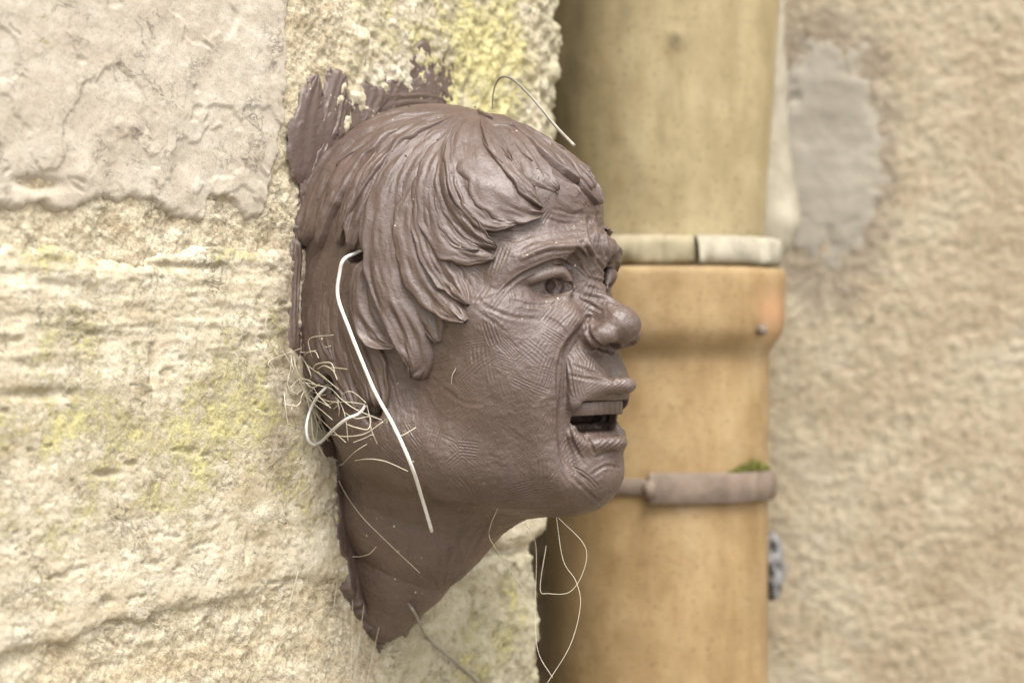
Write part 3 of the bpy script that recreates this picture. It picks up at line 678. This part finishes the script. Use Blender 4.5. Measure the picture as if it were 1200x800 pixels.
def smear():
    sheet(SHEET, 2.2); sheet(NSHEET, 6.4)
    for k, (pth, hw, th) in enumerate(SMEAR):
        if k in (6, 10, 11, 12, 13): continue
        if k in (0, 1, 7): pth, hw, th = [(x_+9, y_) for x_, y_ in pth], hw*1.3, th*.4
        pts = np.array([onwall(*q, w=.33) for q in pth]); n, m_ = 40, 21
        p = spline(pts, n); t = np.gradient(p, axis=0); t /= np.linalg.norm(t, axis=1)[:, None]
        b_ = np.cross(t, [0, 0, 1]); a = np.linspace(0, 1, n); s = np.linspace(-1, 1, m_)
        sd = np.column_stack([np.repeat(a*4, m_), np.tile(s*2.2, n), np.full(n*m_, k*3.1)]); ns = fbm(sd, 1, 4, .6).reshape(n, m_)
        wv = hw*1.3*(.8+.25*np.sin(a*5+k))*np.clip((1.0-a)/.2, .1, 1)**.5
        v = p[:, None]+b_[:, None]*(s[None, :, None]*wv[:, None, None]*(1+.18*ns[:, :, None]))+t[:, None]*(.35*ns[:, :, None])
        x = s*(1 if k % 2 else -1); ed = (np.clip((1-x)/.12, 0, 1)**.5*np.clip((1+x)/1.2, 0, 1))[None, :]*np.clip((1-a)/.06, 0, 1)[:, None]*np.clip(a/.2, 0, 1)[:, None]
        hgt = .6*th*ed*(1+.3*ns)+.03*ed*np.sin(s*9+k)[None, :]-.12*(1-np.clip(ed*4, 0, 1))
        v[:, :, 2] += hgt
        mesh('clay_stroke', to_local(v[..., 0].ravel(), v[..., 1].ravel(), v[..., 2].ravel()), gridfaces(n, m_), CLAY, head)
smear()
# ---- crumbs of clay left by the tool
def crumbs():
    rng = np.random.default_rng(8); V, Fc = [], []; c = 0
    base = np.array([(1, 0, 0), (-1, 0, 0), (0, 1, 0), (0, -1, 0), (0, 0, 1), (0, 0, -1)], float)
    tri = [(0, 2, 4), (2, 1, 4), (1, 3, 4), (3, 0, 4), (2, 0, 5), (1, 2, 5), (3, 1, 5), (0, 3, 5)]
    spots = [(rng.uniform(345, 710), rng.uniform(60, 470)) for _ in range(520)]+[(x+rng.normal(0, 3), y+rng.normal(0, 3)) for L in LOCKS for x, y in L[0][-2:] for _ in range(2)]
    for x, y in spots:
        p = hit(x, y)
        if p[2] < .25 or polydist(HAIRPOLY, np.array([[x, y]]))[0] < 4: continue
        g_ = gradf(p[None])[0]; r_ = .034*np.exp(rng.normal(0, .5)); b_ = base*(r_*rng.uniform(.5, 1.6, (6, 1))); M_ = np.linalg.qr(rng.normal(size=(3, 3)))[0]
        lift_ = .22 if polydist(HAIRPOLY, np.array([[x, y]]))[0] > 0 else .03
        V.append(b_@M_+p+g_*lift_*rng.uniform(.4, 1)); Fc += [(a_+c, b2+c, c2+c) for a_, b2, c2 in tri]; c += 6
    V = np.vstack(V); o = mesh('clay_crumbs', to_local(V[:, 0], V[:, 1], V[:, 2]), np.array(Fc), CLAY, head, False); o['kind'] = 'stuff'
crumbs()


# ------------------------------------------------------------------ rendered wall behind
def plain(name, c0, c1, sc=20, rough=.85, bd=.002, bs=60):
    m, t, b = material(name); nb = NB(t); co = nb.coord()
    c = nb.ramp(nb.noise(co, sc, 6, .6, .3), [(.3, c0), (.7, c1)]); nb.l(c, b.inputs['Base Color']); b.inputs['Roughness'].default_value = rough
    nb.l(nb.bump(nb.noise(co, bs, 5, .65), .5, bd), b.inputs['Normal']); return m
m, t, b = material('lime_render'); nb = NB(t); co = nb.coord()
c = nb.ramp(nb.noise(co, 14, 6, .62, .3), [(.28, (.33, .26, .165)), (.5, (.405, .335, .228)), (.72, (.475, .41, .30))])
c = nb.mix(nb.ramp(nb.noise(co, 130, 5, .7), [(.32, .6), (.5, 0.)]), c, (.25, .18, .105))
c = nb.mix(nb.ramp(nb.noise(co, 90, 4, .6), [(.55, 0.), (.75, .5)]), c, (.56, .48, .36))
c = nb.mix(nb.attr('dirt_shade'), c, (.24, .19, .14))
nb.l(c, b.inputs['Base Color']); b.inputs['Roughness'].default_value = .95
nb.l(nb.bump(nb.noise(co, 150, 5, .7), 1., .006), b.inputs['Normal']); RENDERM = m
RW = empty('rendered_wall', Matrix.Translation((0, 1.90, 0)), 'rough ochre lime-rendered wall behind the clay drainpipe', 'wall')
CEM = plain('grey_cement', (.215, .19, .145), (.315, .285, .23), 25, .9, .003, 60)
def rear():
    xs = np.concatenate([np.arange(-.6, -.05, .03), np.arange(-.05, .62, .0035), np.arange(.63, 2.2, .04)]); zs = np.concatenate([np.arange(-1.5, -.4, .05), np.arange(-.4, .4, .0035), np.arange(.4, 1.5, .05)])
    X, Z = np.meshgrid(xs, zs, indexing='ij'); q3 = np.column_stack([X.ravel()*100, Z.ravel()*100, np.full(X.size, .5)])
    h = .12*fbm(q3, .2, 3, .6)+.20*fbm(q3, 1.7, 4, .7)
    c = sightpt(968, 182, 1.9); r = np.sqrt(((q3[:, 0]-c[0]*100)/4.6)**2+((q3[:, 1]-c[2]*100)/9.2)**2)+.25*fbm(q3, .5, 4)
    dirt_shade = .75*np.exp(-((r-1.04)/.22)**2)
    mesh('render_coat', np.column_stack([X.ravel(), -h*.01, Z.ravel()]), gridfaces(len(xs), len(zs))[:, ::1], RENDERM, RW, True, {'dirt_shade': dirt_shade})
    # trowelled cement patch
    xs = np.linspace(c[0]-.07, c[0]+.055, 70); zs = np.linspace(c[2]-.11, c[2]+.11, 120); X, Z = np.meshgrid(xs, zs, indexing='ij'); q3 = np.column_stack([X.ravel()*100, Z.ravel()*100, np.full(X.size, .5)])
    r = np.sqrt(((q3[:, 0]-c[0]*100)/4.6)**2+((q3[:, 1]-c[2]*100)/9.2)**2)+.25*fbm(q3, .5, 4)
    h = .34*sstep(1.12, .7, r)-.22+.10*fbm(q3*np.array([.35, 1, 1]), .4, 3)+.05*flakes(q3[:, :2], 2, .1, 1.1, .5)
    keep = (r < 1.1).reshape(X.shape); keep = keep[:-1, :-1] & keep[1:, 1:]
    v, f, _ = compact(np.column_stack([X.ravel(), -h*.01-.001, Z.ravel()]), gridfaces(len(xs), len(zs), keep)); mesh('cement_patch', v, f, CEM, RW)
rear()

# ------------------------------------------------------------------ drainpipe
def mat_pipe(name, c0, c1, c2):
    m, t, b = material(name); nb = NB(t); co = nb.coord(); cv = nb.coord((1, 1, .12))
    c = nb.ramp(nb.noise(nb.coord((1, 1, .4)), 38, 6, .65), [(.3, c0), (.5, c1), (.75, c2)])
    c = nb.mix(nb.ramp(nb.noise(co, 25, 5, .65), [(.4, .6), (.6, 0.)]), c, c0)
    dr = nb.noise(nb.coord((1, 1, .045)), 150, 4, .6); c = nb.mix(nb.ramp(dr, [(.56, 0.), (.72, .14)]), c, tuple(x*.55 for x in c0)); c = nb.mix(nb.ramp(dr, [(.28, .12), (.42, 0.)]), c, tuple(min(.6, x*1.2) for x in c2))
    c = nb.mix(nb.ramp(nb.noise(co, 300, 3), [(.3, .5), (.42, 0.)]), c, tuple(x*.5 for x in c0))
    c = nb.mix(nb.attr('dirt_shade'), c, (.10, .085, .05)); c = nb.mix(nb.attr('lichen'), c, (.50, .26, .14))
    nb.l(c, b.inputs['Base Color']); b.inputs['Roughness'].default_value = .62; b.inputs['Specular IOR Level'].default_value = .35
    nb.l(nb.bump(nb.noise(co, 120, 4), .3, .001), b.inputs['Normal']); return m
PIPE_U = mat_pipe('olive_glazed_clay', (.255, .197, .10), (.345, .275, .15), (.395, .325, .19))
PIPE_L = mat_pipe('ochre_clay', (.225, .143, .06), (.32, .22, .105), (.365, .267, .145))
MORTW = plain('whitish_mortar', (.24, .21, .15), (.38, .345, .265), 45, .9, .002, 90)
RUST = plain('rusty_iron', (.12, .085, .06), (.22, .165, .125), 60, .75, .001, 120)
def lathe(prof, c0, c1, seg=112, fa=0., fb=2*math.pi, noise=.0006, seed=1, sub=6):
    """prof: (radius, z); axis runs from c0=(x,y) at the lowest z to c1 at the highest"""
    pr = np.array(prof, float); out = []
    for a, b_ in zip(pr[:-1], pr[1:]):
        k = max(1, min(60, int(np.linalg.norm(b_-a)/.006))); out += [a+(b_-a)*i/k for i in range(k)]
    pr = np.array(out+[pr[-1]]); closed = abs(fb-fa-2*math.pi) < 1e-6
    an = np.linspace(fa, fb, seg, endpoint=not closed); z0, z1 = pr[:, 1].min(), pr[:, 1].max()
    tt = ((pr[:, 1]-z0)/(z1-z0+1e-9))[:, None]; cx = c0[0]+(c1[0]-c0[0])*tt; cy = c0[1]+(c1[1]-c0[1])*tt
    x = np.cos(an)[None]*pr[:, :1]; y = np.sin(an)[None]*pr[:, :1]; z = np.broadcast_to(pr[:, 1:], x.shape)
    q3 = np.column_stack([x.ravel()*100, y.ravel()*100, z.ravel()*100+seed*13]); dn = 1+noise/.08*(fbm(q3, .18, 2)+.5*fbm(q3, .9, 3)).reshape(x.shape)
    v = np.stack([cx+x*dn, cy+y*dn, z], -1).reshape(-1, 3); n, m_ = x.shape
    f = gridfaces(n, m_)
    if closed:
        i = np.arange(n-1); f = np.vstack([f, np.stack([i*m_+m_-1, (i+1)*m_+m_-1, (i+1)*m_, i*m_], -1)])
    return v, f[:, ::-1]
def dirt_shade_spots(v, spots):
    px = np.column_stack([600+FPX*v[:, 0]/v[:, 1], 400-FPX*v[:, 2]/v[:, 1]]); d = np.zeros(len(v))
    for x, y, rx, ry, a in spots: d = np.maximum(d, a*np.exp(-((px[:, 0]-x)/rx)**2-((px[:, 1]-y)/ry)**2))
    return d
PY = 1.765
pu = empty('drainpipe_section', Matrix.Identity(4), 'upper olive-tan glazed clay drainpipe with mortared joint at its foot', 'drainpipe')
v, f = lathe([(.0752, .052), (.0758, .085), (.081, .16), (.0862, .26), (.0875, .40), (.0875, 1.2)], (.1075, PY), (.122, PY), noise=.0007)
d = dirt_shade_spots(v, [(792, 48, 8, 6, .9), (733, 12, 4, 16, .5), (768, 85, 6, 5, .35), (780, 105, 5, 14, .35), (725, 165, 8, 5, .3), (775, 160, 5, 12, .3), (850, 88, 4, 5, .35), (747, 212, 4, 5, .3), (815, 185, 4, 4, .3)])
px = 600+FPX*v[:, 0]/v[:, 1]; py = 400-FPX*v[:, 2]/v[:, 1]; d = np.maximum(d, .45*np.exp(-((px-(682-.12*py))/11)**2)*sstep(230, 60, py))
d[v[:, 1] > PY] = 0
dn = v-np.column_stack([np.full(len(v), .112), np.full(len(v), PY), v[:, 2]]); v = v+dn/np.linalg.norm(dn, axis=1)[:, None]*(dirt_shade_spots(v, [(792, 48, 8, 6, .004), (792, 75, 5, 10, .0015), (780, 105, 5, 10, .001)]))[:, None]
mesh('pipe_body', v, f, PIPE_U, pu, True, {'dirt_shade': d, 'lichen': np.zeros(len(v))})
mj = None
for fa, fb, ra, sd in ((-2.9, -1.33, .0835, 2), (-1.31, .35, .0895, 3)):
    v, f = lathe([(ra-.008, .0745), (ra-.002, .0735), (ra, .068), (ra+.001, .058), (ra-.001, .0545), (ra-.010, .0535)], (.107, PY), (.107, PY), 60, fa, fb, .0085, sd)
    o = mesh('mortar_joint', v, f, MORTW if sd == 3 else plain('stained_mortar', (.25, .21, .125), (.34, .29, .19), 40), pu)
v, f = lathe([(.004, .02), (.020, .035), (.024, .055), (.019, .09), (.013, .13), (.009, .18), (.006, .22), (.001, .235)], (.1885, PY+.045), (.199, PY+.05), 28, noise=.014, seed=5)
v[:, 2] += .034; mesh('mortar_fillet', v, f, MORTW, pu)
pl = empty('drainpipe_section', Matrix.Identity(4), 'lower ochre clay drainpipe with a wide rounded socket collar', 'drainpipe')
v, f = lathe([(.0805, -1.4), (.0805, -.25), (.0805, -.009), (.083, -.004), (.089, .003), (.0918, .010), (.0925, .02), (.0925, .047), (.0915, .0515), (.0895, .0525), (.078, .0525)], (.1035, PY), (.1068, PY), noise=.0006, seed=4)
mesh('pipe_body', v, f, PIPE_L, pl, True, {'dirt_shade': np.maximum(dirt_shade_spots(v, [(888, 386, 4, 4, .8), (690, 725, 8, 6, .4), (700, 770, 9, 7, .4), (755, 692, 5, 5, .25), (752, 753, 5, 4, .25)]), .4*dirt_shade_spots(v, [(640, 700, 45, 260, 1.)])+.18*dirt_shade_spots(v, [(760, 415, 150, 10, 1.)])), 'lichen': .6*dirt_shade_spots(v, [(905, 365, 16, 26, 1.)])})  # paints shading into the left side; darker band below the collar; rest is stains
v, f = lathe([(.001, -.004), (.003, -.003), (.0042, 0), (.003, .003), (.001, .004)], (.176, PY-.062), (.176, PY-.062), 16, noise=.001); v[:, 2] += .008
mesh('clay_knob', v, f, RUST, pl)
cl = empty('pipe_clamp', Matrix.Identity(4), 'rusty iron clamp band round the ochre drainpipe with moss on it', 'clamp')
def band(fa, fb, r0, r1, z0, z1, name, seed):
    b_ = .0012; v, f = lathe([(r0, z1-b_), (r0+b_, z1), (r1-b_, z1), (r1, z1-b_), (r1+.0004, (z0+z1)/2), (r1, z0+b_), (r1-b_, z0), (r0+b_, z0), (r0, z0+b_), (r0, z1-b_)], (.1055, PY), (.1055, PY), 64, fa, fb, .0010, seed)
    e = []; n_ = 64; rows = len(v)//n_
    mesh(name, v, f, RUST, cl)
band(-1.69, .9, .0796, .0865, -.1135, -.0915, 'clamp_collar', 6)
band(-3.9, -1.72, .0800, .0835, -.1075, -.0955, 'clamp_strap', 7)
v, f = lathe([(.001, -.006), (.0045, -.005), (.0045, .005), (.001, .006)], (.0955, PY-.0865), (.0955, PY-.0865), 12, noise=.0005); v[:, 2] -= .1025; mesh('bolt', v, f, RUST, cl)
v, f = boxmesh((.018, PY+.03, -.109), (.030, 1.905, -.094)); mesh('wall_bracket', v, f, RUST, cl)
MOSS = plain('moss', (.10, .11, .02), (.26, .25, .06), 300, .95, .002, 400)
def moss():
    rng = np.random.default_rng(9); V, Fc = [], []; c = 0
    for k in range(1500):
        an = rng.uniform(-1.0, -.38); rr = rng.uniform(.081, .0865); b0 = np.array([.1055+rr*math.cos(an), PY+rr*math.sin(an), -.0925])
        mound = max(.2, 1-abs(an+.66)/.36); L = .0085*mound*rng.uniform(.5, 1.); d = np.array([rng.normal(0, .5), rng.normal(0, .5), 1.]); d /= np.linalg.norm(d)
        b0[2] += rng.uniform(0, .004)*mound
        s_ = np.cross(d, rng.normal(size=3)); s_ /= np.linalg.norm(s_); w_ = rng.uniform(.0004, .0008)
        V += [b0-s_*w_, b0+s_*w_, b0+d*L*.6+s_*w_*.9, b0+d*L]; Fc.append((c, c+1, c+2, c+3)); c += 4
    return mesh('moss_tuft', np.array(V), np.array(Fc), MOSS)
tag(moss(), 'small green cushion of moss growing on the rusty clamp', 'moss')
def scrap():
    n, m_ = 18, 30; a, b_ = np.meshgrid(np.linspace(-1, 1, n), np.linspace(-1, 1, m_), indexing='ij'); c = sightpt(905, 664, 1.83)
    q3 = np.column_stack([a.ravel()*2, b_.ravel()*3, np.full(a.size, 4.)]); w_ = np.clip(1-b_**2, 0, 1)**.5
    x = c[0]+a*.009*w_+.002*fbm(q3, .8, 2).reshape(a.shape); z = c[2]+b_*.026; y = c[1]-.012*(1-a**2)*w_+.006*fbm(q3, .9, 3).reshape(a.shape)
    v = np.stack([x, y, z], -1).reshape(-1, 3); vb = v+np.array([.002, .012, 0]); f = gridfaces(n, m_); k = len(v)
    rim = np.concatenate([np.arange(m_), np.arange(m_-1, k, m_)[1:], np.arange(k-m_, k)[::-1][1:], np.arange(0, k, m_)[::-1][1:]])
    side = np.stack([rim[:-1], rim[1:], rim[1:]+k, rim[:-1]+k], -1)
    return mesh('cement_lump', np.vstack([v, vb]), np.vstack([f, f[:, ::-1]+k, side]), plain('dark_cement', (.13, .125, .12), (.24, .23, .22), 80))
tag(scrap(), 'dark grey cement lump wedged behind the lower drainpipe', 'cement')

# ------------------------------------------------------------------ wires and fibres
def simple(name, c, rough, metal=0., nz=.25):
    m, t, b = material(name); nb = NB(t); co = nb.coord()
    nb.l(nb.ramp(nb.noise(co, 120, 3), [(.3, tuple(x*(1-nz) for x in c)), (.7, c)]), b.inputs['Base Color']); b.inputs['Roughness'].default_value = rough; b.inputs['Metallic'].default_value = metal; return m
WIRE = simple('white_coated_wire', (.72, .70, .66), .4); WIREG = simple('dull_grey_wire', (.30, .275, .22), .5, .3); FIB = simple('pale_fibre', (.56, .50, .38), .55); TWIG = simple('beige_cord', (.42, .35, .25), .7)
def lift(px, py, off):
    p = hit(px, py); o, d = ray(px, py); return p-d/np.linalg.norm(d)*off
def strand(path, r0, r1=None, n=48, seg=8):
    """path entries (px, py, off): off cm in front of whatever lies behind; (px, py, None, depth cm) hangs free"""
    pts = []
    for q in path:
        if len(q) == 4: o, d = ray(q[0], q[1]); pts.append(o+d*q[3])
        else: pts.append(lift(*q))
    r = np.linspace(r0, r0 if r1 is None else r1, n); v, f = tube(pts, r, seg, n); return v, f
def add_strand(name, path, r0, mat, label=None, cat=None, group=None, parent=None, r1=None, n=48):
    v, f = strand(path, r0, r1, n); v = to_local(v[:, 0], v[:, 1], v[:, 2]); base = v.mean(0)
    if parent is not None: return mesh(name, v, f, mat, parent)
    o = mesh(name, v, f, mat); o.matrix_world = WALL_M; return tag(o, label, cat, group)
add_strand('wire', [(428, 290, -.4), (418, 296, .5), (403, 304, 1.0), (398, 320, 1.1), (396, 348, 1.2), (409, 385, 1.3), (425, 425, 1.5), (441, 462, 1.7), (462, 500, 1.8), (482, 545, 1.8), (495, 585, 1.6), (506, 622, 1.5)], .105, WIRE, 'thick bent white wire running down from the hair past the jaw', 'wire', n=80)
add_strand('wire', [(388, 450, -.3), (380, 456, .5), (371, 466, 1.), (363, 482, 1.3), (359, 500, 1.4), (361, 515, 1.4), (368, 521, 1.3), (378, 516, 1.4), (391, 503, 1.5), (406, 491, 1.3), (421, 484, .8), (430, 472, -.3)], .085, WIRE, 'white wire loop curling out below the hair beside the stone', 'wire', n=80)
add_strand('wire', [(577, 128, None, 137.), (578, 110, None, 136.5), (583, 95, None, 136), (592, 90, None, 135), (606, 97, None, 134), (630, 122, None, 132.5), (652, 149, None, 131.5), (673, 171, None, 130.5)], .035, WIREG, 'grey wire hooking up from the crown of the clay head', 'wire', r1=.105, n=60)
add_strand('wire', [(478, 706, -.2), (486, 718, .9), (498, 742, 1.3), (515, 760, 1.2), (535, 776, 1.1), (562, 800, 1.0)], .085, WIREG, 'grey wire trailing down the pale stone below the neck tip', 'wire', n=50)
ft = empty('fibre_tangle', WALL_M, 'tangle of pale plant fibres sticking out of the clay beside the ear', 'fibres')
T = [[(70, 180), (60, 260), (70, 330), (130, 380), (160, 420), (220, 600), (240, 700), (225, 790)], [(75, 200), (100, 300), (150, 420), (190, 520), (250, 620), (330, 700), (430, 790)],
     [(130, 200), (170, 270), (260, 340), (330, 420), (400, 540), (430, 640), (445, 780)], [(180, 260), (280, 350), (380, 435)], [(10, 410), (60, 350), (90, 240), (60, 180)],
     [(40, 430), (90, 460), (150, 510), (230, 600), (300, 720), (360, 740), (440, 750), (560, 730), (680, 650)], [(160, 390), (250, 410), (330, 430), (400, 500), (500, 570), (670, 640)],
     [(240, 480), (320, 515), (450, 520), (560, 535)], [(400, 480), (440, 450), (490, 460), (565, 525)], [(420, 590), (500, 630), (590, 620), (580, 700), (500, 690), (440, 670)], [(720, 625), (760, 720), (800, 745), (900, 690)],
     [(15, 440), (25, 540), (40, 660)], [(10, 530), (100, 545), (130, 510)], [(90, 185), (180, 185), (330, 145)], [(270, 280), (440, 300)], [(570, 540), (590, 620), (600, 700), (640, 800)],
     [(60, 190), (75, 280), (120, 380), (170, 500), (200, 640), (215, 760), (300, 900)], [(85, 200), (60, 300), (40, 400), (80, 470), (140, 440)], [(100, 330), (160, 460), (260, 700), (330, 800), (340, 900)], [(120, 380), (200, 480), (240, 600), (310, 780)], [(200, 400), (250, 480), (330, 560)], [(640, 800), (610, 740), (560, 760), (480, 790)], [(680, 650), (720, 625), (700, 660)]]
rng = np.random.default_rng(21)
for k in range(16):
    a0 = rng.uniform(0, 6.3); c0 = np.array([rng.uniform(40, 330), rng.uniform(200, 640)]); T.append([tuple(c0+np.array([math.cos(a0+j*.5*rng.uniform(.5, 1.3)), math.sin(a0+j*.5)])*j*rng.uniform(35, 70)) for j in range(int(rng.integers(4, 7)))])
for k, pth in enumerate(T):
    of = rng.uniform(.5, 1.4); pp = [(330+x/5.715, 380+y/5.715, of*(.3 if i == 0 else 1)+rng.uniform(-.15, .2)) for i, (x, y) in enumerate(pth)]
    add_strand('fibre', pp, rng.uniform(.018, .032), FIB, parent=ft, n=50)
FIBS = [([(388, 515, .6), (396, 560, .6), (420, 600, .5), (455, 636, .4), (492, 671, .2)], .03, 'thin pale fibre slanting down across the side of the clay neck'),
        ([(400, 650, .1), (418, 652, .6), (432, 649, .5), (441, 640, .0)], .04, 'short curved pale fibre at the back edge of the clay neck'),
        ([(396, 545, .4), (425, 538, .8), (450, 540, .9), (478, 552, .3)], .04, 'arched pale fibre across the clay under the wire loop'),
        ([(388, 555, .4), (378, 595, .5), (358, 645, .5), (345, 685, .4), (338, 715, .3)], .035, 'long pale fibre hanging before the lichened stone beside the neck'),
        ([(388, 548, .3), (370, 565, .6), (345, 583, .5), (320, 606, .3)], .03, 'pale fibre reaching from the neck out over the lichened stone'),
        ([(399, 640, .3), (395, 680, .3), (391, 712, .2)], .03, 'short straight fibre hanging beside the back of the neck'),
        ([(413, 668, .3), (413, 720, .3), (411, 800, .2)], .03, 'straight pale fibre hanging against the sandy mortar'),
        ([(427, 705, .3), (421, 750, .3), (414, 800, .2)], .03, 'slanting pale fibre on the mortar below the neck'),
        ([(444, 735, .2), (436, 770, .3), (430, 800, .2)], .03, 'pale fibre hanging from the tip of the clay neck'),
        ([(345, 700, .3), (352, 750, .3), (345, 800, .2)], .025, 'faint fibre lying on the sandy mortar away from the neck'),
        ([(583, 596, .15), (575, 615, .3), (574, 630, None, 133.), (588, 652, None, 133.), (604, 676, None, 133.), (621, 700, None, 133.)], .032, 'pale fibre dropping from under the jaw in front of the corner stone'),
        ([(654, 606, None, 131.), (685, 639, None, 131.), (684, 668, None, 131.3), (668, 693, None, 131.6), (643, 695, None, 132), (633, 689, None, 132), (640, 639, None, 132)], .035, 'fine looped fibre hanging under the chin before the pipe'),
        ([(652, 606, None, 131.), (660, 656, None, 131.), (675, 681, None, 131.), (680, 710, None, 131.), (668, 756, None, 131.), (640, 802, None, 131.)], .03, 'long curved fibre hanging from the chin before the pipe'),
        ([(615, 612, None, 132), (628, 640, None, 132), (627, 720, None, 132), (631, 764, None, 131.8), (648, 794, None, 131.2)], .025, 'fine fibre hanging along the edge of the corner stone'),
        ([(534, 432, .05), (530, 440, .15), (529, 450, .02)], .035, 'tiny pale fibre stuck to the cheek'),
        ([(430, 520, .2), (415, 530, .7), (400, 545, .6)], .03, 'short pale fibre below the tangle at the clay neck')]
for pth, r_, lb in FIBS: add_strand('fibre', pth, r_*.62, FIB, lb, 'fibre', 'loose fibres hanging from the clay head')
print('objects', len(bpy.data.objects))
